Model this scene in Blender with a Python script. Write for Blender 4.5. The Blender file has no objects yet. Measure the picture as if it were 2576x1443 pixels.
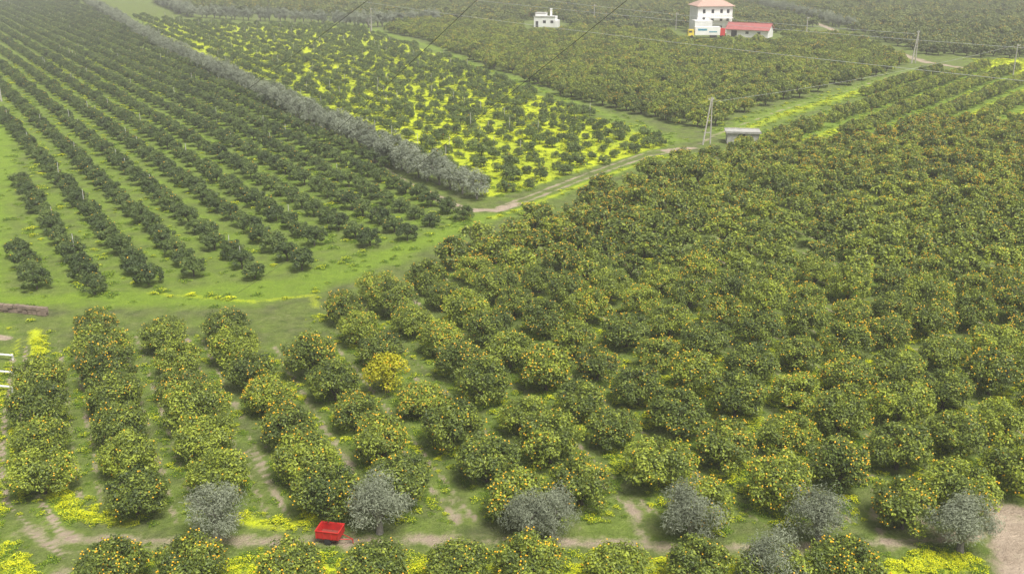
import bpy, math, random
import numpy as np
from mathutils import Vector, Matrix

rng = np.random.default_rng(7)
random.seed(7)
scene = bpy.context.scene

# ------------------------------------------------------------------ survey
CAM_H = 36.0
PITCH = math.radians(19.2)
F = 2528.0
CP, SP = math.cos(PITCH), math.sin(PITCH)

def G(x, y):
    """photo measurement -> ground plan position in metres"""
    u = (x - 1288) / F; v = (721 - y) / F
    t = CAM_H / (SP - v * CP)
    return (u * t, (CP + v * SP) * t)

def A3(x, y, Y):
    """point in the air seen on bearing (x,y) at ground distance Y"""
    u = (x - 1288) / F; v = (721 - y) / F
    t = Y / (CP + v * SP)
    return (u * t, Y, CAM_H - (SP - v * CP) * t)

def GP(pts):
    return np.array([G(*p) for p in pts])

# ------------------------------------------------------------------ helpers
def inside(P, poly):
    x, y = P[:, 0], P[:, 1]
    c = np.zeros(len(P), bool)
    n = len(poly)
    for i in range(n):
        x1, y1 = poly[i]; x2, y2 = poly[(i + 1) % n]
        if y1 == y2: continue
        cond = ((y1 > y) != (y2 > y)) & (x < (x2 - x1) * (y - y1) / (y2 - y1) + x1)
        c ^= cond
    return c

def dist_line(P, pts, closed=False):
    d = np.full(len(P), 1e9)
    n = len(pts)
    for i in range(n if closed else n - 1):
        a = np.array(pts[i]); b = np.array(pts[(i + 1) % n])
        ab = b - a
        t = np.clip(((P - a) @ ab) / max(ab @ ab, 1e-9), 0, 1)
        q = a + t[:, None] * ab
        d = np.minimum(d, np.hypot(*(P - q).T))
    return d

def soft(P, poly, w=1.5):
    d = dist_line(P, poly, True)
    s = np.where(inside(P, poly), d, -d)
    return np.clip(s / w * 0.5 + 0.5, 0, 1)

def line_mask(P, pts, w, f=0.6):
    d = dist_line(P, pts)
    return np.clip((w / 2 + f - d) / (2 * f), 0, 1)

def new_mat(name):
    m = bpy.data.materials.new(name); m.use_nodes = True
    nt = m.node_tree
    for n in list(nt.nodes): nt.nodes.remove(n)
    out = nt.nodes.new('ShaderNodeOutputMaterial')
    return m, nt, out

def mixc(nt, fac, a, b, mode='MIX'):
    n = nt.nodes.new('ShaderNodeMix'); n.data_type = 'RGBA'; n.blend_type = mode
    for sock, val in ((0, fac), (6, a), (7, b)):
        if isinstance(val, bpy.types.NodeSocket): nt.links.new(val, n.inputs[sock])
        elif sock == 0: n.inputs[0].default_value = val
        else: n.inputs[sock].default_value = (*val, 1)
    return n.outputs[2]

def mth(nt, op, a, b=None, c=None, clamp=False):
    n = nt.nodes.new('ShaderNodeMath'); n.operation = op; n.use_clamp = clamp
    for i, val in enumerate((a, b, c)):
        if val is None: continue
        if isinstance(val, bpy.types.NodeSocket): nt.links.new(val, n.inputs[i])
        else: n.inputs[i].default_value = val
    return n.outputs[0]

def noise(nt, scale, detail=3, rough=0.6, vec=None):
    n = nt.nodes.new('ShaderNodeTexNoise')
    n.inputs['Scale'].default_value = scale; n.inputs['Detail'].default_value = detail
    n.inputs['Roughness'].default_value = rough
    if vec is not None: nt.links.new(vec, n.inputs['Vector'])
    return n.outputs['Fac']

def leaf_mat(name, dark, mid, light, transl=0.25, rough=0.45, spec=0.4):
    m, nt, out = new_mat(name)
    at = nt.nodes.new('ShaderNodeAttribute'); at.attribute_name = 'tint'
    oi = nt.nodes.new('ShaderNodeObjectInfo')
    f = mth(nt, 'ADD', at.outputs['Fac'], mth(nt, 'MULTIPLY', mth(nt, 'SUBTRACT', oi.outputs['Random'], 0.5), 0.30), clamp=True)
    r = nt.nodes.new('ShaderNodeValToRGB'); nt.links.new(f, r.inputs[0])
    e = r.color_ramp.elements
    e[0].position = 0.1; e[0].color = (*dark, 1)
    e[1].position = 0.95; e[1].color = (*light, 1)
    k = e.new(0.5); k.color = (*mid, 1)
    p = nt.nodes.new('ShaderNodeBsdfPrincipled')
    nt.links.new(r.outputs[0], p.inputs['Base Color'])
    p.inputs['Roughness'].default_value = rough
    p.inputs['Specular IOR Level'].default_value = spec
    t = nt.nodes.new('ShaderNodeBsdfTranslucent')
    nt.links.new(mixc(nt, 1.0, r.outputs[0], (1.0, 1.0, 0.5), 'MULTIPLY'), t.inputs[0])
    mx = nt.nodes.new('ShaderNodeMixShader'); mx.inputs[0].default_value = transl
    nt.links.new(p.outputs[0], mx.inputs[1]); nt.links.new(t.outputs[0], mx.inputs[2])
    nt.links.new(mx.outputs[0], out.inputs[0])
    return m

def plain_mat(name, col, col2=None, scale=3.0, rough=0.8, bump=0.0, metal=0.0):
    m, nt, out = new_mat(name)
    p = nt.nodes.new('ShaderNodeBsdfPrincipled')
    tc = nt.nodes.new('ShaderNodeTexCoord')
    nz = noise(nt, scale, 5, 0.65, tc.outputs['Object'])
    rr = nt.nodes.new('ShaderNodeMapRange'); nt.links.new(nz, rr.inputs[0])
    rr.inputs[1].default_value = 0.35; rr.inputs[2].default_value = 0.7
    c2 = col2 or tuple(c * 0.75 for c in col)
    nt.links.new(mixc(nt, rr.outputs[0], col, c2), p.inputs['Base Color'])
    p.inputs['Roughness'].default_value = rough; p.inputs['Metallic'].default_value = metal
    if bump:
        b = nt.nodes.new('ShaderNodeBump'); b.inputs['Strength'].default_value = bump
        nt.links.new(nz, b.inputs['Height']); nt.links.new(b.outputs[0], p.inputs['Normal'])
    nt.links.new(p.outputs[0], out.inputs[0])
    return m

# ------------------------------------------------------------------ materials
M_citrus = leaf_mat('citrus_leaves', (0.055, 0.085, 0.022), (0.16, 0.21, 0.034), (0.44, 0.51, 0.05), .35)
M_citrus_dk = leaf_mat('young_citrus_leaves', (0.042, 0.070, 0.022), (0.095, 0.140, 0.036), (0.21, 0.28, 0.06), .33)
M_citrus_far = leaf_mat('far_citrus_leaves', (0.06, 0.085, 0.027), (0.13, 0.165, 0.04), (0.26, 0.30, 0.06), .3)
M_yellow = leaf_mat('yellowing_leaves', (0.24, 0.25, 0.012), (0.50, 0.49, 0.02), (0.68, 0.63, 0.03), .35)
M_olive = leaf_mat('olive_leaves', (0.105, 0.12, 0.078), (0.20, 0.222, 0.15), (0.33, 0.36, 0.25), 0.3, 0.7, .2)
M_olive_h = leaf_mat('windbreak_olive_leaves', (0.145, 0.165, 0.12), (0.26, 0.29, 0.215), (0.41, 0.44, 0.34), 0.35, 0.7, .2)
M_bark = plain_mat('bark', (0.10, 0.08, 0.06), (0.05, 0.04, 0.03), 8, 0.9, 0.5)
M_barkg = plain_mat('grey_bark', (0.25, 0.23, 0.20), (0.12, 0.11, 0.09), 8, 0.9, 0.5)
M_fruit = plain_mat('orange_fruit', (0.88, 0.52, 0.02), (0.85, 0.42, 0.015), 0.7, 0.5)
M_petal = leaf_mat('oxalis_flowers', (0.64, 0.68, 0.012), (0.78, 0.80, 0.016), (0.88, 0.86, 0.03), 0.35)
M_herb = leaf_mat('herb_leaves', (0.10, 0.18, 0.014), (0.18, 0.29, 0.02), (0.30, 0.42, 0.03), 0.35)
M_white = plain_mat('white_plaster', (0.80, 0.79, 0.76), (0.68, 0.66, 0.62), 0.4, 0.85)
M_conc = plain_mat('concrete', (0.42, 0.41, 0.37), (0.26, 0.25, 0.22), 1.2, 0.9, 0.2)
M_tile = plain_mat('terracotta_tiles', (0.50, 0.32, 0.25), (0.36, 0.24, 0.19), 1.2, 0.85)
M_redroof = plain_mat('red_sheet_roof', (0.38, 0.11, 0.10), (0.27, 0.09, 0.08), 0.6, 0.8)
M_red = plain_mat('red_paint', (0.60, 0.025, 0.02), (0.40, 0.02, 0.018), 2.5, 0.5)
M_redfl = plain_mat('dark_red_floor', (0.26, 0.03, 0.02), (0.16, 0.05, 0.03), 4, 0.9)  # darker red than the sides so the tray reads as open, with brown dirt
M_dark = plain_mat('dark_opening', (0.03, 0.03, 0.035), (0.02, 0.02, 0.02), 1, 0.4)
M_rubber = plain_mat('rubber', (0.02, 0.02, 0.02), (0.04, 0.035, 0.03), 4, 0.9)
M_wirelt = plain_mat('aluminium_wire', (0.5, 0.51, 0.48), (0.45, 0.45, 0.45), 1, 0.5)
M_wiredk = plain_mat('dark_wire', (0.03, 0.03, 0.03), (0.02, 0.02, 0.02), 1, 0.6)
M_pole = plain_mat('pole_concrete', (0.46, 0.43, 0.38), (0.34, 0.31, 0.27), 2, 0.9)
M_stake = plain_mat('stake_pale', (0.6, 0.58, 0.52), (0.45, 0.43, 0.38), 3, 0.8)
M_yel = plain_mat('yellow_paint', (0.75, 0.58, 0.05), (0.6, 0.45, 0.04), 1, 0.5)
M_blue = plain_mat('blue_paint', (0.05, 0.22, 0.42), (0.05, 0.30, 0.25), 1, 0.5)
M_stone = plain_mat('wall_stone', (0.24, 0.18, 0.13), (0.12, 0.09, 0.07), 1.5, 0.95, 0.6)

# ------------------------------------------------------------------ tree builder
class MB:
    def __init__(s): s.v = []; s.f = []; s.m = []; s.t = []; s.n = 0
    def add(s, v, f, m, t=0.5):
        v = np.asarray(v, float); f = np.asarray(f, int)
        s.v.append(v); s.f.append(f + s.n); s.n += len(v)
        s.m.append(np.full(len(f), m)); s.t.append(np.full(len(f), t) if np.isscalar(t) else t)
    def mesh(s, name, mats):
        V = np.concatenate(s.v); faces = []
        for f in s.f: faces += f.tolist()
        me = bpy.data.meshes.new(name); me.from_pydata(V.tolist(), [], faces)
        me.polygons.foreach_set('material_index', np.concatenate(s.m).astype(np.int32))
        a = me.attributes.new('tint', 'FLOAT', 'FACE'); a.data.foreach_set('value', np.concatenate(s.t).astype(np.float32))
        for m in mats: me.materials.append(m)
        me.update(); return me

def unit(a): return a / np.maximum(np.linalg.norm(a, axis=-1, keepdims=True), 1e-9)

def tube(mb, pts, rad, mat, seg=7):
    pts = np.array(pts, float); rings = []
    for i, p in enumerate(pts):
        d = unit(pts[min(i + 1, len(pts) - 1)] - pts[max(i - 1, 0)])
        ref = np.array([1, 0, 0]) if abs(d[0]) < 0.8 else np.array([0, 1, 0])
        a = unit(np.cross(d, ref)); b = np.cross(d, a)
        an = np.linspace(0, 2 * np.pi, seg, endpoint=False)
        rings.append(p + rad[i] * (np.cos(an)[:, None] * a + np.sin(an)[:, None] * b))
    V = np.concatenate(rings); Fc = []
    for i in range(len(pts) - 1):
        for j in range(seg):
            k = (j + 1) % seg
            Fc.append([i * seg + j, i * seg + k, (i + 1) * seg + k, (i + 1) * seg + j])
    mb.add(V, Fc, mat)

def leaves(mb, pos, nrm, L, W, mat, tint, r):
    n = len(pos)
    t = unit(np.cross(nrm, unit(r.normal(size=(n, 3))))); b = np.cross(nrm, t)
    L = L * r.uniform(0.7, 1.3, (n, 1)); W = W * r.uniform(0.7, 1.3, (n, 1))
    V = np.stack([pos - t * L / 2, pos + b * W / 2 + nrm * W * 0.15, pos + t * L / 2, pos - b * W / 2 + nrm * W * 0.15], 1).reshape(-1, 3)
    mb.add(V, np.arange(n * 4).reshape(n, 4), mat, tint)

PHI = (1 + 5 ** .5) / 2
ICO_V = unit(np.array([[-1, PHI, 0], [1, PHI, 0], [-1, -PHI, 0], [1, -PHI, 0], [0, -1, PHI], [0, 1, PHI], [0, -1, -PHI], [0, 1, -PHI], [PHI, 0, -1], [PHI, 0, 1], [-PHI, 0, -1], [-PHI, 0, 1]]))
ICO_F = np.array([[0, 11, 5], [0, 5, 1], [0, 1, 7], [0, 7, 10], [0, 10, 11], [1, 5, 9], [5, 11, 4], [11, 10, 2], [10, 7, 6], [7, 1, 8], [3, 9, 4], [3, 4, 2], [3, 2, 6], [3, 6, 8], [3, 8, 9], [4, 9, 5], [2, 4, 11], [6, 2, 10], [8, 6, 7], [9, 8, 1]])

def make_tree(name, seed, R, H, nclump, nleaf, L, W, mats, fruit=0, fr=0.055, zlow=0.25, cr=(0.2, 0.32), loose=0.0, trunk_r=0.12, tfork=0.5, shape=1.0, limbs=6):
    r = np.random.default_rng(seed); mb = MB()
    cz = zlow + (H - zlow) * 0.46; az = (H - zlow) * 0.54
    # limbs
    tube(mb, [(0, 0, -0.1), (0.03, 0.02, tfork * 0.6), (0, 0, tfork)], [trunk_r * 1.3, trunk_r, trunk_r * 0.9], 1)
    for i in range(limbs):
        a = 2 * np.pi * i / limbs + r.uniform(-.4, .4); e = r.uniform(0.35, 0.75)
        tip = np.array([math.cos(a) * R * e, math.sin(a) * R * e, cz + az * r.uniform(0.1, 0.7)])
        mid = np.array([tip[0] * 0.45, tip[1] * 0.45, tfork + (tip[2] - tfork) * 0.5])
        tube(mb, [(0, 0, tfork * 0.9), mid, tip], [trunk_r * .6, trunk_r * .42, trunk_r * .12], 1, 5)
        for k in range(2):
            q = mid + (tip - mid) * r.uniform(.2, .6); d = r.normal(size=3) * R * 0.25; d[2] = abs(d[2])
            tube(mb, [q, q + d], [trunk_r * .3, trunk_r * .08], 1, 4)
    # clumps
    lob = r.uniform(0.82, 1.14, 7); lp = r.uniform(0, 6.28)
    C = []; 
    for i in range(nclump):
        d = unit(r.normal(size=3)); 
        if d[2] < -0.55: d[2] *= -0.6
        d = unit(d)
        ang = (math.atan2(d[1], d[0]) + lp) % (2 * np.pi)
        lb = np.interp(ang, np.linspace(0, 2 * np.pi, 8), np.append(lob, lob[0]))
        rad = r.uniform(0.60, 0.88) * lb if i > nclump * 0.2 else r.uniform(0.1, 0.5)
        c = np.array([d[0] * R * rad, d[1] * R * rad, cz + d[2] * az * rad * (1 + (shape - 1) * max(d[2], 0))])
        C.append((c, r.uniform(*cr) * R, r.uniform(0, 1), d))
    per = nleaf // nclump
    P = []; N = []; T = []; FP = []
    for c, crr, tn, d in C:
        n = int(per * r.uniform(0.7, 1.3))
        dd = unit(r.normal(size=(n, 3)) + d * 0.5)
        rr = crr * r.uniform(0.45, 1.08 + loose, (n, 1))
        p = c + dd * rr * np.array([1, 1, 0.85])
        P.append(p); N.append(unit(dd * 0.8 + r.normal(size=(n, 3)) * 0.45 + np.array([0, 0, 0.5])))
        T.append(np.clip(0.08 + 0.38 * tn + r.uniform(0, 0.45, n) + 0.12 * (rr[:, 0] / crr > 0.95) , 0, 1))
    P = np.concatenate(P); N = np.concatenate(N); T = np.concatenate(T)
    k = P[:, 2] > 0.12
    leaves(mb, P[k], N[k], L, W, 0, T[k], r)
    if fruit:
        hot = r.choice(len(C), max(6, len(C) // 2), replace=False)
        for i in range(fruit):
            c, crr, tn, d = C[r.choice(hot)] if r.random() < 0.75 else C[r.integers(len(C))]
            e = unit(r.normal(size=3) * 0.6 + d * 0.9)
            q = c + e * crr * r.uniform(0.95, 1.15) * np.array([1, 1, .85])
            if q[2] > 0.15:
                mb.add(ICO_V * fr * r.uniform(0.85, 1.2) + q, ICO_F, 2)
    return mb.mesh(name, mats)

def mesh_collection(name, meshes):
    col = bpy.data.collections.new(name)
    for i, me in enumerate(meshes):
        o = bpy.data.objects.new('%s_%02d' % (name, i), me); col.objects.link(o)
    return col

def obj(name, me, loc=(0, 0, 0), rz=0, sc=(1, 1, 1), parent=None):
    o = bpy.data.objects.new(name, me); scene.collection.objects.link(o)
    o.location = loc; o.rotation_euler = (0, 0, rz); o.scale = sc
    if parent: o.parent = parent
    return o

def scatter(name, XY, col, idx, smin, smax, z=0.0, zs=(0.88, 1.12), base=1.0):
    n = len(XY)
    if n == 0: return
    me = bpy.data.meshes.new(name)
    me.from_pydata([(float(a), float(b), z) for a, b in XY], [], [])
    s = rng.uniform(smin, smax, n) * base
    S = np.stack([s, s, s * rng.uniform(zs[0], zs[1], n)], 1).astype(np.float32)
    Rv = np.stack([np.zeros(n), np.zeros(n), rng.uniform(0, 6.28, n)], 1).astype(np.float32)
    for an, ty, dat, key in (('scl', 'FLOAT_VECTOR', S.ravel(), 'vector'), ('rotv', 'FLOAT_VECTOR', Rv.ravel(), 'vector'), ('vidx', 'INT', np.asarray(idx, np.int32), 'value')):
        a = me.attributes.new(an, ty, 'POINT'); a.data.foreach_set(key, dat)
    o = bpy.data.objects.new(name, me); scene.collection.objects.link(o)
    ng = bpy.data.node_groups.new(name + '_gn', 'GeometryNodeTree')
    ng.interface.new_socket('Geometry', in_out='INPUT', socket_type='NodeSocketGeometry')
    ng.interface.new_socket('Geometry', in_out='OUTPUT', socket_type='NodeSocketGeometry')
    gi = ng.nodes.new('NodeGroupInput'); go = ng.nodes.new('NodeGroupOutput')
    iop = ng.nodes.new('GeometryNodeInstanceOnPoints'); ci = ng.nodes.new('GeometryNodeCollectionInfo')
    ci.inputs['Collection'].default_value = col
    ci.inputs['Separate Children'].default_value = True; ci.inputs['Reset Children'].default_value = True
    def na(nm, t):
        q = ng.nodes.new('GeometryNodeInputNamedAttribute'); q.data_type = t; q.inputs['Name'].default_value = nm
        return q.outputs['Attribute']
    L = ng.links.new
    L(gi.outputs[0], iop.inputs['Points']); L(ci.outputs[0], iop.inputs['Instance'])
    iop.inputs['Pick Instance'].default_value = True
    L(na('vidx', 'INT'), iop.inputs['Instance Index'])
    L(na('rotv', 'FLOAT_VECTOR'), iop.inputs['Rotation']); L(na('scl', 'FLOAT_VECTOR'), iop.inputs['Scale'])
    L(iop.outputs[0], go.inputs[0])
    md = o.modifiers.new('grove', 'NODES'); md.node_group = ng
    return o

# prototypes -------------------------------------------------------
cm = [M_citrus, M_bark, M_fruit]
NEAR = [make_tree('orange_tree_mesh', 11 + i, 2.3, 3.4, 80, 7500, 0.21, 0.12, cm, f, .052) for i, f in enumerate((50, 95, 130, 190, 80, 40))]
MIDT = [make_tree('orange_tree_mid', 31 + i, 2.35, 3.25, 46, 2600, 0.35, 0.20, cm, f, 0.050) for i, f in enumerate((22, 50, 80, 125, 190, 270))]
YOUNG = [make_tree('young_orange_mesh', 51 + i, 1.55, 2.25, 40, 3200, 0.20, 0.12, [M_citrus_dk, M_bark, M_fruit], 4, 0.05, 0.15, trunk_r=.07) for i in range(5)]
SAPL = [make_tree('sapling_mesh', 71 + i, 1.1, 1.5, 26, 1000, 0.22, 0.13, [M_citrus_dk, M_bark, M_fruit], 3, 0.05, 0.15, cr=(.25, .42), trunk_r=.05, loose=.25) for i in range(4)]
FARM = [make_tree('far_tree_mesh', 91 + i, 2.7, 3.7, 30, 700, 0.66, 0.42, [M_citrus_far, M_bark, M_fruit], f, 0.08) for i, f in enumerate((0, 10, 25, 50))]
OLIVE = [make_tree('olive_tree_mesh', 111 + i, 1.85, 3.9, 42, 7500, 0.23, 0.05, [M_olive, M_barkg, M_fruit], 0, zlow=0.7, cr=(.22, .42), loose=.45, trunk_r=.2, tfork=0.9, shape=1.2) for i in range(5)]
OLH = [make_tree('olive_hedge_mesh', 131 + i, 1.9, 4.3, 40, 3500, 0.30, 0.11, [M_olive_h, M_barkg, M_fruit], 0, zlow=0.3, cr=(.24, .38), loose=.2, trunk_r=.15, shape=1.15) for i in range(5)]
YEL = make_tree('yellowing_tree_mesh', 151, 1.9, 3.6, 45, 3600, 0.22, 0.13, [M_yellow, M_bark, M_fruit], 60, loose=.2)
C_near = mesh_collection('p_near', NEAR); C_mid = mesh_collection('p_mid', MIDT)
C_young = mesh_collection('p_young', YOUNG); C_sap = mesh_collection('p_sap', SAPL)
C_far = mesh_collection('p_far', FARM); C_olh = mesh_collection('p_olh', OLH)

def make_patch(seed, n, nf, rad=0.8, h=0.35, fl=0.10, lf=0.16):
    r = np.random.default_rng(seed); mb = MB()
    def pp(k, zb):
        a = r.uniform(0, 6.28, k); q = rad * np.sqrt(r.uniform(0, 1, k)) * (0.7 + 0.3 * np.sin(a * 3 + seed))
        z = h * (1 - (q / rad) ** 2 * .6) * r.uniform(zb, 1, k)
        return np.stack([q * np.cos(a), q * np.sin(a), z], 1)
    leaves(mb, pp(n, .15), unit(r.normal(size=(n, 3)) * .6 + [0, 0, .8]), lf, lf * .55, 0, r.uniform(0, 1, n), r)
    if nf: leaves(mb, pp(nf, .8), unit(r.normal(size=(nf, 3)) * .4 + [0, 0, 1]), fl, fl * .9, 1, r.uniform(0, 1, nf), r)
    return mb.mesh('flower_patch', [M_herb, M_petal])
C_flow = mesh_collection('p_flow', [make_patch(201, 130, 190, fl=.10), make_patch(202, 140, 110, fl=.10), make_patch(203, 160, 42, fl=.10), make_patch(204, 170, 4, fl=.10, h=.22)])

# ------------------------------------------------------------------ plan
polyA = GP([(40, 738), (260, 738), (400, 722), (540, 716), (680, 698), (790, 676), (880, 658), (970, 628), (1040, 603), (1110, 580), (1185, 556), (1130, 505), (1000, 440), (850, 350), (700, 270), (560, 195), (420, 122), (330, 80), (230, 25), (170, -5), (-500, -5), (-500, 180), (-60, 190), (60, 385), (35, 500), (30, 640)])
polyC = GP([(1225, 500), (1330, 478), (1480, 425), (1690, 368), (1690, 350), (1500, 295), (1300, 215), (1190, 172), (1090, 130), (980, 95), (900, 68), (600, 62), (430, 50), (330, 35), (400, 95), (560, 165), (700, 235), (850, 310), (1000, 385), (1130, 440)])
polyG = GP([(975, 80), (1090, 112), (1200, 158), (1310, 200), (1520, 280), (1650, 312), (1760, 335), (1830, 300), (2000, 250), (2180, 200), (2280, 160), (2200, 125), (2130, 98), (1960, 92), (1700, 92), (1400, 72), (1180, 62), (1000, 55)])
polyD = GP([(95, 1240), (88, 1000), (110, 850), (230, 830), (600, 840), (640, 900), (740, 905), (800, 840), (830, 800), (1010, 712), (1110, 665), (1260, 600), (1500, 490), (1720, 408), (1900, 378), (2150, 355), (2420, 318), (2700, 305), (3600, 320), (3600, 1700), (3000, 1345), (2560, 1345), (1900, 1350), (1240, 1345), (820, 1335), (370, 1335), (220, 1300)])
polyE = GP([(1860, 352), (2320, 190), (2430, 168), (2560, 178), (2800, 205), (2800, 298), (2410, 308), (2140, 345), (1950, 370)])

def lattice(poly, origin, adir, sa, sb, jit=0.35, drop=0.02, stagger=False):
    a = np.array(adir) / np.hypot(*adir); b = np.array([a[1], -a[0]])
    o = np.array(origin)
    pr = poly - o
    ia, ib = pr @ a / sa, pr @ b / sb
    I, J = np.meshgrid(np.arange(math.floor(ia.min()), math.ceil(ia.max()) + 1), np.arange(math.floor(ib.min()), math.ceil(ib.max()) + 1))
    I = I.ravel().astype(float); J = J.ravel()
    if stagger: I = I + 0.5 * (J % 2)
    P = o + I[:, None] * sa * a + J[:, None] * sb * b + rng.normal(0, jit * .5, (len(I), 2))
    k = inside(P, poly) & (rng.random(len(P)) > drop)
    return P[k]

dirA = (-.532, .847); dirC = (-.48, .878); dirD = (-.431, .902); dirE = (.622, .783)
oA = G(370, 715); oC = G(1330, 470); oD = G(820, 1305); oE = G(1870, 340)
SB_D = 5.5

PA = lattice(polyA, oA, dirA, 4.4, 5.3)
scatter('young_orange_grove', PA, C_young, rng.integers(0, 5, len(PA)), 0.88, 1.12)
PC = lattice(polyC, oC, dirC, 4.1, 4.8, 0.9, 0.06)
scatter('orange_sapling_grove', PC, C_sap, rng.integers(0, 4, len(PC)), 0.75, 1.4)
# yards in front of the farm buildings are left unplanted
YARD = [np.array(G(x, y)) for x, y in ((1360, 66), (1385, 70), (1370, 74), (1765, 92), (1800, 98), (1850, 98), (1890, 97), (1920, 98), (1740, 95))]
def clear_yard(Pt, d=10):
    kq = np.ones(len(Pt), bool)
    for c in YARD:
        q = Pt - c; kq &= ~((np.abs(q[:, 0]) < 9) & (q[:, 1] > -26) & (q[:, 1] < 30))
    return Pt[kq]
PG = clear_yard(lattice(polyG, G(1700, 325), (-.5, .866), 4.6, 5.2, .5))
scatter('mature_orange_grove', PG, C_mid, rng.choice(6, len(PG), p=[.45, .3, .18, .05, .01, .01]), 0.9, 1.15)
PE = lattice(polyE, oE, dirE, 3.6, 8.0, .4)
scatter('roadside_orange_grove', PE, C_mid, rng.choice(3, len(PE)), 0.74, 0.92)

PD = lattice(polyD, oD, dirD, 5.6, SB_D, .5, 0.006)
yel = np.array(G(975, 985)); PD = PD[np.hypot(*(PD - yel).T) > 3.0]
obj('yellowing_orange_tree', YEL, (*yel, 0), 0.4)
near = PD[:, 1] < 66
PN = PD[near & (np.abs(PD[:, 0]) < 40)]
for p in PN:
    s = rng.uniform(0.92, 1.08)
    obj('orange_tree', NEAR[rng.integers(0, 6)], (p[0], p[1], 0), rng.uniform(0, 6.28), (s, s, s * rng.uniform(.92, 1.1)))
PM = PD[~(near & (np.abs(PD[:, 0]) < 40))]
m1 = PM[:, 1] < 105
scatter('orange_grove', PM[m1], C_near, rng.choice(6, m1.sum()), 0.9, 1.1, zs=(.88, 1.12))
P2 = PM[~m1]
# fruit load is heavier toward the far right and at the grove's left edge
load = np.clip((P2[:, 0] - 5) / 60, 0, 1) * np.clip((P2[:, 1] - 110) / 50, 0, 1)
load = np.clip(load + 0.9 * (dist_line(P2, GP([(1000, 800), (1150, 740), (1330, 660), (1560, 500)])) < 7), 0, 1)
idx = np.clip(np.round(rng.normal(0.8 + load * 2.9, 0.9)), 0, 5).astype(int)
scatter('orange_grove_beyond', P2, C_mid, idx, 0.9, 1.1, zs=(.86, 1.15))

# foreground row
for x in (285, 495, 735, 945, 1150, 1340, 1550, 1755, 1935, 2110, 2900, 3150):
    X, Y = G(x, 1480 + rng.uniform(-8, 12))
    s = rng.uniform(0.9, 1.0)
    obj('orange_tree', NEAR[rng.integers(0, 5)], (X, Y, 0), rng.uniform(0, 6.28), (s, s, s * .97))
for x, y, s in ((545, 1350, .95), (955, 1338, 1.0), (1320, 1358, .72), (1390, 1352, .78), (1735, 1358, 1.0), (2055, 1362, 1.0), (2415, 1388, 1.02), (1935, 1500, .9), (2850, 1395, 1)):
    X, Y = G(x, y)
    obj('olive_tree', OLIVE[rng.integers(0, 5)], (X, Y, 0), rng.uniform(0, 6.28), (s, s, s * (0.92 if s > .9 else 1.1)))

# olive windbreak rows
def along(pts, step, jit=.3, side=0):
    pts = np.array(pts); out = []
    seg = np.hypot(*np.diff(pts, axis=0).T); cum = np.append(0, np.cumsum(seg))
    for s in np.arange(0, cum[-1], step):
        out.append([np.interp(s, cum, pts[:, 0]), np.interp(s, cum, pts[:, 1])])
    out = np.array(out) + rng.normal(0, jit, (len(out), 2)); out[:, 0] += side
    return out
OL1 = along(GP([(1195, 498), (1070, 452), (940, 392), (800, 318), (640, 240), (520, 178), (410, 125), (320, 68), (230, 15), (200, -10)]), 3.3)
scatter('olive_windbreak', OL1, C_olh, rng.integers(0, 5, len(OL1)), 0.92, 1.15)
OL2 = along(GP([(395, 5), (470, 42), (640, 52), (800, 58), (930, 70), (1100, 55)]), 4.0, .8)
scatter('distant_olive_windbreak', OL2, C_olh, rng.integers(0, 5, len(OL2)), 1.1, 1.5)
OL3 = along(GP([(1700, -5), (1900, 15), (2050, 50), (2150, 78)]), 5.0, .8)
scatter('roadside_olive_row', OL3, C_olh, rng.integers(0, 5, len(OL3)), 1.0, 1.3)

# far groves
polyF = GP([(-800, -12), (3400, -12), (3400, 160), (2700, 150), (2440, 145), (2340, 140), (2180, 92), (2090, 55), (1990, 88), (1700, 90), (1400, 70), (1180, 58), (1000, 50), (900, 50), (800, 42), (480, 25), (400, -12)])
PF = lattice(polyF, G(1500, 60), (-.5, .866), 5.4, 6.4, .6, .02)
kk = dist_line(PF, GP([(2340, 155), (2250, 130), (2165, 102), (2060, 60), (1900, 20), (1800, -10)])) > 4
PF = clear_yard(PF[kk])
scatter('distant_orange_groves', PF, C_far, rng.choice(4, len(PF), p=[.4, .3, .2, .1]), 0.85, 1.2)
# ------------------------------------------------------------------ ground
def lines(lo, hi, core_lo, core_hi, step, grow):
    L = list(np.arange(core_lo, core_hi + step, step)); s = step
    while L[-1] < hi: s *= grow; L.append(L[-1] + s)
    s = step
    while L[0] > lo: s *= grow; L.insert(0, L[0] - s)
    return np.array(L)
gx = lines(-6000, 6000, -60, 75, .4, 1.03)
gy = lines(-400, 9000, 44, 150, .4, 1.012)
XX, YY = np.meshgrid(gx, gy); P = np.stack([XX.ravel(), YY.ravel()], 1)
nx, ny = len(gx), len(gy)
def stripe(P, o, adir, sb, ph=0.5):
    a = np.array(adir) / np.hypot(*adir); b = np.array([a[1], -a[0]])
    q = ((P - np.array(o)) @ b) / sb + ph
    return np.abs(q - np.round(q)) * sb   # distance from centre of the lane
def wob(P, s=1.0):
    x, y = P[:, 0] * s, P[:, 1] * s
    return .5 + .5 * np.sin(x * .11 + 2 * np.sin(y * .05)) * np.sin(y * .083 + 1.7 * np.sin(x * .07))
mA, mC, mD, mE, mG = soft(P, polyA), soft(P, polyC, 1.2), soft(P, polyD), soft(P, polyE, 3), soft(P, polyG)
sA = stripe(P, oA, dirA, 5.3); sD = stripe(P, oD, dirD, SB_D); sE = stripe(P, oE, dirE, 8.0)
strip = soft(P, GP([(-600, 800), (-100, 772), (450, 775), (650, 768), (800, 735), (1000, 665), (1240, 560), (1290, 530), (1170, 535), (1040, 590), (900, 640), (700, 695), (400, 720), (40, 730), (40, 480), (60, 380), (0, 230), (-100, 190), (-600, 190)]), 2)
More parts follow.
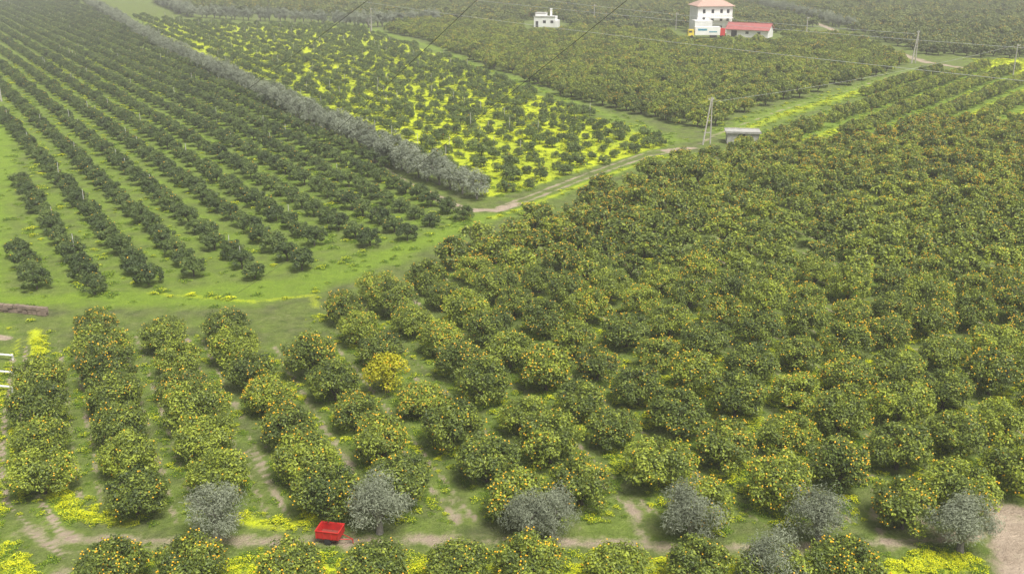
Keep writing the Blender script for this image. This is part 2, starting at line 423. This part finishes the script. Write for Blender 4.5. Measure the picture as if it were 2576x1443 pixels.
R_ = np.zeros(len(P)); D_ = np.zeros(len(P)); B_ = np.zeros(len(P)) + 0.3
B_ = np.maximum(B_, 1.0 * strip); B_ = np.maximum(B_, mA * .62)
R_ += strip * .12 + mA * (0.28 + .18 * np.clip((P[:, 1] - 150) / 150, 0, 1))
dC = dist_line(P, polyC, True)
R_ = np.maximum(R_, mC * (.62 + .24 * wob(P, 1.6) + .12 * np.clip(dC / 30, 0, 1))); B_ = np.maximum(B_, mC * .9)
R_ = np.maximum(R_, mE * np.clip(1.2 - sE / 3.4, 0, 1) * .72); B_ = np.maximum(B_, mE * .9)
R_ = np.maximum(R_, mD * (.28 + .14 * np.clip((P[:, 0] + 5) / 20, 0, 1))); B_ = np.maximum(B_, mD * .42)
D_ = np.maximum(D_, mD * .62 * np.clip(1.3 - np.abs(sD - .65) / .5, 0, 1) * (P[:, 1] < 130))
# grass margins between the sapling field and the mature grove
mar = line_mask(P, GP([(1700, 352), (1500, 280), (1300, 202), (1190, 160), (1095, 120), (960, 82), (900, 60)]), 5, 3)
B_ = np.maximum(B_, mar * .9); R_ = np.maximum(R_, mar * .42)
mar2 = line_mask(P, GP([(1240, 548), (1330, 516), (1480, 456), (1640, 400), (1740, 388)]), 3, 1.5)
B_ = np.maximum(B_, mar2 * .95); R_ = np.maximum(R_, mar2 * .68)
mar3 = line_mask(P, GP([(1840, 330), (1960, 285), (2130, 235), (2330, 175)]), 9, 3)
B_ = np.maximum(B_, mar3 * .95); R_ = np.maximum(R_, mar3 * .66)
mar4 = line_mask(P, GP([(380, 735), (640, 758), (790, 740), (800, 800)]), 2.0, 1.2); R_ = np.maximum(R_, mar4 * .72)
mar5 = line_mask(P, GP([(640, 900), (700, 960), (780, 1010)]), 2.0, 1.2); R_ = np.maximum(R_, mar5 * .5)
yf = soft(P, GP([(2440, 150), (2900, 140), (2900, 205), (2560, 190), (2450, 175)]), 4)
R_ = np.maximum(R_, yf * .85); B_ = np.maximum(B_, yf)
# near left flower bank and foreground
lf = soft(P, GP([(-300, 800), (100, 800), (80, 900), (90, 1200), (300, 1330), (300, 1500), (-400, 1500)]), 2)
R_ = np.maximum(R_, lf * .46); B_ = np.maximum(B_, lf * .5)
lf2 = line_mask(P, GP([(45, 850), (36, 960), (26, 1080), (30, 1190)]), .5, .5); R_ = np.maximum(R_, lf2 * 1.05)
lf3 = line_mask(P, GP([(90, 830), (78, 1000), (78, 1200), (160, 1285), (320, 1320)]), 1.7, .9); R_ = np.maximum(R_, lf3 * .95)
lf4 = line_mask(P, GP([(-20, 1330), (30, 1390), (60, 1450)]), 1.2, .7); R_ = np.maximum(R_, lf4 * 1.0)
fg = soft(P, GP([(-200, 1330), (3200, 1330), (3200, 1700), (-200, 1700)]), 1)
B_ = np.maximum(B_, fg * .42); R_ = np.maximum(R_, fg * .40)
fg2 = line_mask(P, GP([(500, 1425), (1000, 1430), (2000, 1440), (2600, 1410)]), 2.0, 1); R_ = np.maximum(R_, fg2 * .95)
fg3 = line_mask(P, GP([(600, 1300), (700, 1330), (760, 1310)]), 2, 1); R_ = np.maximum(R_, fg3 * .9)
fg4 = line_mask(P, GP([(2290, 1395), (2450, 1412)]), 1.4, .8); R_ = np.maximum(R_, fg4 * 1.0)
# dirt
def dirt(pts, w, amt, f=.5):
    global D_
    m = line_mask(P, GP(pts), w, f); D_ = np.maximum(D_, m * amt)
    R_[:] = R_ * (1 - m * .8)
dirt([(1060, 478), (1170, 528), (1250, 528), (1300, 512)], 2.4, .85, .7)
for off in (-6, 6):
    dirt([(1250, 526 + off), (1330, 498 + off), (1480, 440 + off), (1640, 384 + off), (1740, 374)], 1.0, .80, .6)
dirt([(1680, 378), (1740, 372)], 3.0, .95, 1)
dirt([(1130, 512), (1010, 448), (930, 395), (800, 325), (600, 222)], 1.2, .7, .6)
dirt([(1740, 372), (1800, 338), (1960, 278), (2130, 228), (2270, 182), (2330, 160)], 1.6, .72, 1)
dirt([(2420, 170), (2330, 156), (2250, 130), (2165, 104), (2060, 60), (1900, 20), (1800, -10)], 4, .9, 1.5)
dirt([(1690, 350), (1500, 275), (1300, 198), (1190, 158)], .9, .5, .6)
dirt([(150, 1352), (600, 1362), (1030, 1358), (1400, 1360), (1700, 1378), (2000, 1372), (2250, 1360), (2576, 1335), (3000, 1330)], 2.2, .74, 1.2)
dirt([(2330, 1290), (2260, 1320), (2576, 1380), (2800, 1400)], 1.6, .66, 1.2)
dirt([(2540, 1290), (2570, 1440), (2700, 1500)], 4.2, .85, 1.2)
dirt([(66, 870), (58, 960), (50, 1060), (56, 1150), (90, 1240), (150, 1330), (210, 1365)], .5, .95, .3)
dirt([(30, 900), (18, 1000), (8, 1080), (4, 1180), (15, 1260), (90, 1345), (160, 1400)], .6, .95, .35)
dirt([(60, 1330), (200, 1390), (100, 1500)], 3.0, .6, 1.2)
dirt([(660, 800), (780, 785)], 1.6, .6, 1.2)
dirt([(690, 870), (750, 960), (830, 1090), (890, 1170)], .5, .85, .5)
dirt([(625, 1130), (665, 1200), (720, 1290)], .6, .95, .5)
dirt([(670, 1120), (710, 1190), (760, 1270)], .4, .85, .4)
dirt([(590, 1000), (625, 1060)], .5, .8, .5)
dirt([(-100, 830), (15, 850)], 1.6, .9, .6)
for x0 in (1150, 1600, 2200): dirt([(x0 - 15, 1250), (x0, 1300), (x0 + 30, 1380)], 1.5, .7, 1)
for x0, y0 in ((1370, 72), (1790, 96), (1880, 98)):
    dirt([(x0 - 30, y0), (x0 + 30, y0)], 8, .45, 4)
farp = soft(P, np.array([(180, 600), (700, 600), (1200, 900), (200, 900)]), 30); D_ = np.maximum(D_, farp * .6)
hill = np.clip((P[:, 1] - 1500) / 3000, 0, 1) ** 1.3 * (160 + 90 * np.sin(P[:, 0] / 700.) + 50 * np.sin(P[:, 0] / 260. + 1))
roll = 0.05 * np.sin(P[:, 0] * .9) * np.sin(P[:, 1] * .7)
V = np.stack([P[:, 0], P[:, 1], hill + roll * 0.6 - 0.03], 1)
ii = np.arange(nx * ny).reshape(ny, nx)
Fq = np.stack([ii[:-1, :-1], ii[:-1, 1:], ii[1:, 1:], ii[1:, :-1]], -1).reshape(-1, 4)
gm = bpy.data.meshes.new('ground'); gm.from_pydata(V.tolist(), [], Fq.tolist())
ca = gm.attributes.new('cover', 'FLOAT_COLOR', 'POINT')
ca.data.foreach_set('color', np.stack([R_, D_, B_, np.ones(len(P))], 1).astype(np.float32).ravel())
gm.polygons.foreach_set('use_smooth', np.ones(len(Fq), bool))
obj('ground', gm)

m, nt, out = new_mat('ground_cover')
at = nt.nodes.new('ShaderNodeAttribute'); at.attribute_name = 'cover'
sep = nt.nodes.new('ShaderNodeSeparateColor'); nt.links.new(at.outputs['Color'], sep.inputs[0])
geo = nt.nodes.new('ShaderNodeNewGeometry'); pos = geo.outputs['Position']
n1 = noise(nt, 0.12, 4, .6, pos); n2 = noise(nt, 0.9, 5, .7, pos); n3 = noise(nt, 4.0, 4, .75, pos); n4 = noise(nt, .35, 3, .5, pos)
def contrast(s, a, b):
    q = nt.nodes.new('ShaderNodeMapRange'); nt.links.new(s, q.inputs[0]); q.inputs[1].default_value = a; q.inputs[2].default_value = b; return q.outputs[0]
c2, c3 = contrast(n2, .33, .68), contrast(n3, .35, .68)
g_dull = mixc(nt, c2, (0.075, 0.09, 0.033), (0.19, 0.195, 0.085))
g_bri = mixc(nt, mth(nt, 'ADD', mth(nt, 'MULTIPLY', c2, .5), mth(nt, 'MULTIPLY', n1, .6), clamp=True), (0.125, 0.205, 0.024), (0.27, 0.38, 0.038))
gcol = mixc(nt, mth(nt, 'ADD', sep.outputs[2], mth(nt, 'MULTIPLY', mth(nt, 'SUBTRACT', n4, .5), 1.5), clamp=True), g_dull, g_bri)
gcol = mixc(nt, mth(nt, 'MULTIPLY', c3, .45), gcol, (0.08, 0.12, 0.022))
dcol = mixc(nt, c2, (0.48, 0.385, 0.29), (0.30, 0.235, 0.17))
dm = mth(nt, 'ADD', sep.outputs[1], mth(nt, 'MULTIPLY', mth(nt, 'SUBTRACT', mth(nt, 'ADD', mth(nt, 'MULTIPLY', n2, .5), mth(nt, 'MULTIPLY', n4, .5)), .5), 1.6))
dmr = nt.nodes.new('ShaderNodeMapRange'); dmr.interpolation_type = 'SMOOTHSTEP'
nt.links.new(dm, dmr.inputs[0]); dmr.inputs[1].default_value = .45; dmr.inputs[2].default_value = .8
col = mixc(nt, dmr.outputs[0], gcol, dcol)
fm = mth(nt, 'ADD', mth(nt, 'ADD', mth(nt, 'MULTIPLY', n2, .45), mth(nt, 'MULTIPLY', n3, .7)), mth(nt, 'MULTIPLY', n4, .25))
fm = mth(nt, 'ADD', fm, sep.outputs[0])
fmr = nt.nodes.new('ShaderNodeMapRange'); nt.links.new(fm, fmr.inputs[0])
fmr.inputs[1].default_value = 1.20; fmr.inputs[2].default_value = 1.56
col = mixc(nt, mth(nt, 'MULTIPLY', fmr.outputs[0], .92), col, (0.54, 0.61, 0.02))
pb = nt.nodes.new('ShaderNodeBsdfPrincipled'); nt.links.new(col, pb.inputs['Base Color'])
pb.inputs['Roughness'].default_value = .95; pb.inputs['Specular IOR Level'].default_value = .1
bp = nt.nodes.new('ShaderNodeBump'); bp.inputs['Strength'].default_value = .9; bp.inputs['Distance'].default_value = .3
nt.links.new(mth(nt, 'ADD', n2, n3), bp.inputs['Height']); nt.links.new(bp.outputs[0], pb.inputs['Normal'])
nt.links.new(pb.outputs[0], out.inputs[0]); gm.materials.append(m)

# flower and herb patches (real low plants)
def lookup(Q, arr):
    a = arr.reshape(ny, nx)
    i = np.clip(np.searchsorted(gx, Q[:, 0]) - 1, 0, nx - 1); j = np.clip(np.searchsorted(gy, Q[:, 1]) - 1, 0, ny - 1)
    return a[j, i]
def lowfreq(Q):
    return .5 + .25 * (np.sin(Q[:, 0] * .8 + 1.3 * np.sin(Q[:, 1] * .31)) + np.sin(Q[:, 1] * .9 + 1.7 * np.sin(Q[:, 0] * .43)))
Q = np.concatenate([np.stack([rng.uniform(-150, 160, 70000), rng.uniform(44, 330, 70000)], 1), np.stack([rng.uniform(-45, 45, 45000), rng.uniform(46, 95, 45000)], 1)])
rq = lookup(Q, R_); dq = lookup(Q, D_); bq = lookup(Q, B_)
pr = np.clip(rq * 1.5 - .22, 0, 1) * (0.15 + 1.1 * lowfreq(Q)) * (1 - np.clip(dq * 1.3, 0, 1))
k = rng.random(len(Q)) < pr
herb = (~k) & (rng.random(len(Q)) < .16 * (bq > .38) * (dq < .3))
ix = np.clip(np.round(rng.normal(2.9 - rq * 3.3, .8)), 0, 3).astype(int)
ix[herb] = 3; k |= herb
Q = Q[k]; ix = ix[k]
bs = np.where(Q[:, 1] < 95, .66, 1.0) * np.where(rng.random(len(Q)) < .5, .6, 1.0)
scatter('yellow_oxalis_flowers', Q, C_flow, ix, 0.5, 1.25, -0.02, base=bs)

# ------------------------------------------------------------------ simple meshes
def box(mb, c, s, mat=0, rz=0.0, taper=1.0):
    x, y, z = s[0] / 2, s[1] / 2, s[2] / 2
    v = np.array([[-x, -y, -z], [x, -y, -z], [x, y, -z], [-x, y, -z], [-x * taper, -y * taper, z], [x * taper, -y * taper, z], [x * taper, y * taper, z], [-x * taper, y * taper, z]])
    ca_, sa_ = math.cos(rz), math.sin(rz)
    v = v @ np.array([[ca_, sa_, 0], [-sa_, ca_, 0], [0, 0, 1]]) + np.array(c)
    mb.add(v, [[0, 3, 2, 1], [4, 5, 6, 7], [0, 1, 5, 4], [1, 2, 6, 5], [2, 3, 7, 6], [3, 0, 4, 7]], mat)

def empty(name, loc, rz=0):
    e = bpy.data.objects.new(name, None); scene.collection.objects.link(e)
    e.location = loc; e.rotation_euler = (0, 0, rz); return e

def part(name, parent, fn, mats):
    mb = MB(); fn(mb); o = obj(name, mb.mesh(name, mats), parent=parent); return o

def hip(mb, cx, cy, z, w, d, h, mat, ridge=.4):
    r = w * ridge / 2
    v = [(cx - w/2, cy - d/2, z), (cx + w/2, cy - d/2, z), (cx + w/2, cy + d/2, z), (cx - w/2, cy + d/2, z), (cx - r, cy, z + h), (cx + r, cy, z + h),
         (cx - w/2, cy - d/2, z-.2), (cx + w/2, cy - d/2, z-.2), (cx + w/2, cy + d/2, z-.2), (cx - w/2, cy + d/2, z-.2)]
    mb.add(v[:10], [[0, 1, 5, 4], [2, 3, 4, 5], [6, 7, 1, 0], [7, 8, 2, 1], [8, 9, 3, 2], [9, 6, 0, 3], [9, 8, 7, 6]], mat)
    mb.add(v[:6], [[1, 2, 5], [3, 0, 4]], mat)

# big farmhouse
hx, hy = G(1797, 84)
H = empty('white_farmhouse', (hx, hy, 0), 0.12)
part('walls', H, lambda mb: (box(mb, (0, 6, 5.1), (14, 11, 10.2)), box(mb, (-5.5, -.6, 2.6), (7, 5, 5.2)), box(mb, (2, -1.2, 6.0), (9, 2.4, .3))), [M_white])
part('roof', H, lambda mb: hip(mb, 0, 6, 10.4, 15.6, 12.6, 2.6, 0), [M_tile])
def wins(mb):
    for z in (2.2, 5.4, 8.4):
        for x in (-4.5, -1, 2.5, 5.2):
            if z < 4 and x < -1.5: continue
            box(mb, (x, .46, z), (1.0, .12, 1.4))
    for y in (3, 6.5, 9.5):
        box(mb, (7.03, y, 8.2), (.12, 1.2, 1.6)); box(mb, (7.03, y, 5.2), (.12, 1.2, 1.6))
part('windows', H, wins, [M_dark])
part('chimney', H, lambda mb: (box(mb, (-3, 7, 12.6), (.9, .9, 2.2)), box(mb, (-3, 7, 13.8), (1.2, 1.2, .2))), [M_white])
def rail(mb):
    for i in range(12): tube(mb, [(-2.3 + i * .78, -2.3, 6.1), (-2.3 + i * .78, -2.3, 7.1)], [.04, .04], 0, 4)
    tube(mb, [(-2.4, -2.3, 7.1), (6.4, -2.3, 7.1)], [.05, .05], 0, 4)
part('balcony_rail', H, rail, [M_pole])
# red roofed shed
sx, sy = G(1885, 92)
S = empty('red_roofed_shed', (sx, sy, 0), -0.5)
def shed(mb):
    v = [(-8, -3.5, 0), (8, -3.5, 0), (8, 3.5, 0), (-8, 3.5, 0), (-8, -3.5, 2.9), (8, -3.5, 2.9), (8, 3.5, 2.9), (-8, 3.5, 2.9), (-8, 0, 4.9), (8, 0, 4.9)]
    mb.add(v, [[0, 1, 5, 4], [1, 2, 6, 5], [2, 3, 7, 6], [3, 0, 4, 7]], 0); mb.add(v, [[4, 8, 7], [5, 6, 9]], 0)
part('walls', S, shed, [M_white])
def sroof(mb):
    for sgn in (-1, 1):
        v = np.array([(-8.5, sgn * 4.1, 2.62), (8.5, sgn * 4.1, 2.62), (8.5, 0, 4.96), (-8.5, 0, 4.96)])
        mb.add(np.concatenate([v, v + [0, 0, .16]]), [[3, 2, 1, 0], [4, 5, 6, 7], [0, 1, 5, 4], [1, 2, 6, 5], [3, 0, 4, 7]], 0)
    box(mb, (0, 0, 5.16), (17.1, .4, .14))
part('roof', S, sroof, [M_redroof])
part('openings', S, lambda mb: (box(mb, (-5, -3.53, 1.2), (2.2, .12, 2.4)), box(mb, (0, -3.53, 1.7), (1.2, .12, .9)), box(mb, (4.5, -3.53, 1.7), (1.2, .12, .9)), box(mb, (-8.03, 0, 1.4), (.12, 2.4, 2.8))), [M_dark])
# truck
tx, ty = G(1765, 92)
T = empty('delivery_truck', (tx, ty - 4, 0), 0.03)
part('cargo_box', T, lambda mb: box(mb, (1.2, 0, 2.5), (9.5, 2.5, 3.0)), [M_white])
part('cab', T, lambda mb: (box(mb, (-5.0, 0, 1.9), (2.2, 2.4, 2.3), 0, 0, .9)), [M_yel])
part('windscreen', T, lambda mb: box(mb, (-5.25, -1.13, 2.3), (1.1, .1, .7)), [M_dark])
part('tail', T, lambda mb: box(mb, (6.9, 0, 2.1), (1.8, 2.4, 2.6)), [M_red])
part('side_stripe', T, lambda mb: (box(mb, (-.8, -1.27, 3.0), (3.4, .04, .7)), box(mb, (3.2, -1.27, 2.2), (3.0, .04, .4))), [M_blue])
def wheels(mb):
    for x in (-4.7, 3, 4.4, 6.9):
        for y in (-1.1, 1.1):
            tube(mb, [(x, y - .18, .5), (x, y + .18, .5)], [.5, .5], 0, 14); tube(mb, [(x, y - .2, .5), (x, y - .19, .5)], [.001, .5], 0, 14)
part('wheels', T, wheels, [M_rubber])
# small white house
bx, by = G(1370, 68)
B = empty('small_white_house', (bx, by, 0), -.2)
part('walls', B, lambda mb: (box(mb, (0, 3, 2.1), (9, 7, 4.2)), box(mb, (-2, 3.5, 4.8), (4.4, 5, 1.4)), box(mb, (5.0, 2, 1.4), (1.5, 5, 2.8))), [M_white])
part('parapet', B, lambda mb: (box(mb, (0, -.6, 4.35), (9.3, .25, .35)), box(mb, (-2, 3.5, 5.6), (4.7, 5.3, .2))), [M_conc])
part('openings', B, lambda mb: (box(mb, (-3.2, -.52, 1.2), (1.1, .12, 2.3)), box(mb, (0, -.52, 2.2), (1.2, .12, 1.1)), box(mb, (3.2, -.52, 2.2), (1.2, .12, 1.1))), [M_dark])
part('chimney', B, lambda mb: (box(mb, (2, 4.5, 5.6), (.8, .8, 3.0)), box(mb, (2, 4.5, 7.2), (1.1, 1.1, .2))), [M_white])

# pump hut
ux, uy = G(1868, 362)
U = empty('concrete_pump_hut', (ux, uy, 0), -.12)
def hut(mb):
    box(mb, (0, 2.85, 1.0), (5.7, .25, 2.0)); box(mb, (-2.72, 1.3, 1.0), (.25, 2.84, 2.0)); box(mb, (2.72, 1.3, 1.0), (.25, 2.84, 2.0))
    box(mb, (-1.9, -.2, 1.0), (1.9, .22, 2.0)); box(mb, (1.6, -.2, 1.0), (2.5, .22, 2.0))
part('walls', U, hut, [M_conc])
part('roof_slab', U, lambda mb: (box(mb, (0, 1.4, 2.12), (6.4, 4.0, .22)), box(mb, (0, -.55, 2.31), (6.4, .15, .14)), box(mb, (0, 3.3, 2.31), (6.4, .15, .14))), [M_conc])
part('doorway', U, lambda mb: box(mb, (-.3, -.1, .95), (1.3, .08, 1.9)), [M_dark])

# red trailer
rx, ry = G(832, 1358)
Rr = empty('red_farm_trailer', (rx, ry, 0), -.2)
def tray(mb):
    w, d, h, z = 1.45, 1.05, .48, .42
    box(mb, (0, 0, z), (w, d, .06))
    box(mb, (0, -d/2, z + h/2 + .03), (w + .06, .05, h)); box(mb, (0, d/2, z + h/2 + .03), (w + .06, .05, h))
    box(mb, (-w/2, 0, z + h/2 + .03), (.05, d - .056, h)); box(mb, (w/2, 0, z + h/2 + .03), (.05, d - .056, h))
    for x in (-w/2, -.26, .26, w/2): box(mb, (x, -d/2 - .045, z + h/2 + .03), (.05, .04, h + .03)); 
    box(mb, (0, -d/2 - .03, z + h + .06), (w + .12, .07, .05)); box(mb, (0, d/2 + .03, z + h + .06), (w + .12, .07, .05))
    box(mb, (-w/2 - .03, 0, z + h + .06), (.07, d - .02, .05)); box(mb, (w/2 + .03, 0, z + h + .06), (.07, d - .02, .05))
part('tray', Rr, tray, [M_red])
part('tray_floor', Rr, lambda mb: box(mb, (0, 0, .465), (1.36, .96, .02)), [M_redfl])
def tw(mb):
    for y in (-.45, .45):
        tube(mb, [(0, y - .08, .24), (0, y + .08, .24)], [.24, .24], 0, 14); tube(mb, [(0, y - .085, .24), (0, y - .08, .24)], [.001, .24], 0, 14)
part('wheels', Rr, tw, [M_rubber])
part('drawbar', Rr, lambda mb: (tube(mb, [(.7, -.3, .38), (1.5, 0, .3)], [.03, .03], 0, 6), tube(mb, [(.7, .3, .38), (1.5, 0, .3)], [.03, .03], 0, 6), tube(mb, [(1.45, 0, .3), (1.5, 0, 0)], [.03, .03], 0, 6)), [M_red])

# poles
def pole(x, yf, yt_h, aframe=False, name='utility_pole', r=.14, arm=True):
    X, Y = G(x, yf); mb = MB(); h = yt_h
    if aframe:
        tube(mb, [(-.9, -.8, 0), (.35, -.05, h)], [r, r * .65], 0); tube(mb, [(.7, .5, 0), (.45, .05, h)], [r, r * .65], 0)
        box(mb, (.15, -.1, h * .5), (.9, .12, .1)); box(mb, (-.1, -.1, h * .25), (1.2, .12, .1))
    else: tube(mb, [(0, 0, 0), (0, 0, h)], [r, r * .6], 0)
    if arm:
        box(mb, (0.3, 0, h - .45), (1.3, .1, .1), 0, .5)
        for k in (-.5, 0, .5): tube(mb, [(.3 + k * .95, k * .5, h - .4), (.3 + k * .95, k * .5, h - .15)], [.05, .04], 1, 6)
    return obj(name, mb.mesh(name, [M_pole, M_white]), (X, Y, 0))
pole(1778, 362, 8.6, True, r=.15); pole(2298, 158, 9.5, True, r=.18); pole(2027, 100, 8.2, r=.2); pole(2548, 190, 8.5, r=.17)
pole(1494, 62, 8.5, r=.18); pole(935, 78, 9.0, r=.2); pole(4, 255, 9.5, r=.18); pole(1130, 18, 9, r=.2); pole(1700, 76, 7, r=.16)

def wire(name, p, q, sag, r, mat, n=28):
    p, q = np.array(p), np.array(q); mb = MB(); t = np.linspace(0, 1, n)[:, None]
    pts = p + (q - p) * t; pts[:, 2] -= (4 * sag * t * (1 - t))[:, 0]
    tube(mb, pts, [r] * n, 0, 5); return obj(name, mb.mesh(name, [mat]))
wire('power_line', A3(905, 3, 430), A3(2600, 206, 200), 1.0, .045, M_wirelt)
wire('power_line', A3(1150, -5, 450), A3(2600, 122, 262), 1.0, .045, M_wirelt)
wire('power_line', A3(1330, -5, 455), A3(2303, 85, 300), 1.0, .045, M_wirelt)
wire('power_line', A3(1790, 256, 203), A3(2550, 115, 255), 1.0, .02, M_wirelt)
wire('overhead_cable', A3(1600, -18, 42), A3(600, 735, 88), .5, .012, M_wiredk)
wire('overhead_cable', A3(1215, -15, 44), A3(560, 560, 95), .5, .012, M_wiredk)
wire('overhead_cable', A3(945, -15, 46), A3(300, 430, 110), .5, .012, M_wiredk)

# bare trees
def bare(x, y, h, seed):
    r = np.random.default_rng(seed); mb = MB()
    def br(p, d, L, rad, lev):
        q = p + d * L; tube(mb, [p, (p + q) / 2 + r.normal(0, L * .05, 3), q], [rad, rad * .8, rad * .55], 0, 5)
        if lev:
            for _ in range(3): br(q, unit(d + r.normal(0, .55, 3) + [0, 0, .1]), L * .68, rad * .5, lev - 1)
    br(np.zeros(3), np.array([0, 0, 1.]), h * .32, h * .035, 4)
    obj('bare_tree', mb.mesh('bare_tree', [M_barkg]), (*G(x, y), 0))
bare(932, 82, 7.5, 1); bare(650, 62, 5.5, 2); bare(742, 66, 5.5, 3); bare(700, 60, 5, 5)

# stakes in rows
mb = MB()
for p in np.concatenate([PA[rng.random(len(PA)) < .10], PC[rng.random(len(PC)) < .10]]):
    q = p + rng.normal(0, .25, 2); h = rng.uniform(2.4, 3.5) if p[0] < -60 or p[1] < 200 else 2.8
    tube(mb, [(q[0], q[1], 0), (q[0] + rng.normal(0, .1), q[1], h)], [.045, .04], 0, 5)
obj('irrigation_stakes', mb.mesh('irrigation_stakes', [M_stake]))

# retaining wall at left
mb = MB(); wl = GP([(-260, 772), (-60, 778), (60, 786), (118, 792)]); 
pts = along(wl, .55, 0.03)
for p in pts:
    for z in (.15, .42, .68): box(mb, (p[0], p[1] + rng.normal(0, .03), z), (rng.uniform(.45, .62), .5, .27), 0, rng.normal(0, .08), rng.uniform(.88, .97))
obj('stone_wall', mb.mesh('stone_wall', [M_stone]))
# white rail barriers at left
mb = MB()
for x, y in ((33, 905), (36, 948), (32, 985)):
    a = G(x, y); b = G(x - 140, y - 12)
    for s in (0, .5, 1): 
        px, py = a[0] + (b[0] - a[0]) * s, a[1] + (b[1] - a[1]) * s
        box(mb, (px, py, .3), (.12, .12, .6))
    tube(mb, [(a[0] + .1, a[1] - .11, .52), (b[0], b[1] - .11, .52)], [.09, .09], 0, 6)
obj('white_rail_fence', mb.mesh('white_rail_fence', [M_white]))

# ------------------------------------------------------------------ air haze
hz = MB(); box(hz, (0, 2500, 60), (9000, 7000, 150))
hm = bpy.data.materials.new('thin_haze'); hm.use_nodes = True; nt = hm.node_tree
for n in list(nt.nodes): nt.nodes.remove(n)
o_ = nt.nodes.new('ShaderNodeOutputMaterial'); vs = nt.nodes.new('ShaderNodeVolumeScatter')
vs.inputs['Color'].default_value = (1, .99, .95, 1); vs.inputs['Density'].default_value = 0.00045; vs.inputs['Anisotropy'].default_value = 0.0
nt.links.new(vs.outputs[0], o_.inputs['Volume'])
obj('haze', hz.mesh('haze', [hm]))

# ------------------------------------------------------------------ light
EL, AZ = math.radians(62), math.radians(145)   # azimuth clockwise from +Y
w = bpy.data.worlds.new('World'); scene.world = w; w.use_nodes = True
nt = w.node_tree; bg = nt.nodes['Background']
sk = nt.nodes.new('ShaderNodeTexSky'); sk.sky_type = 'NISHITA'; sk.sun_disc = False
sk.sun_elevation = EL; sk.sun_rotation = AZ; sk.dust_density = 5.0; sk.air_density = 1.0
hs = nt.nodes.new('ShaderNodeHueSaturation'); hs.inputs['Saturation'].default_value = .3
nt.links.new(sk.outputs[0], hs.inputs['Color'])
nt.links.new(hs.outputs[0], bg.inputs[0]); bg.inputs[1].default_value = 0.15
sd = bpy.data.lights.new('sun', 'SUN'); sd.energy = 5.0; sd.angle = math.radians(20); sd.color = (1, .97, .91)
so = bpy.data.objects.new('sun', sd); scene.collection.objects.link(so)
dv = Vector((math.sin(AZ) * math.cos(EL), math.cos(AZ) * math.cos(EL), math.sin(EL)))
so.rotation_euler = dv.to_track_quat('Z', 'Y').to_euler(); so.location = (0, 0, 80)

cam = bpy.data.cameras.new('camera'); co = bpy.data.objects.new('camera', cam); scene.collection.objects.link(co)
co.location = (0, 0, CAM_H); co.rotation_euler = (math.pi / 2 - PITCH, 0, 0)
cam.sensor_width = 36; cam.lens = 36 * F / 2576; cam.clip_end = 12000; cam.clip_start = .5
scene.camera = co
scene.view_settings.view_transform = 'Standard'; scene.view_settings.look = 'None'; scene.view_settings.exposure = 0
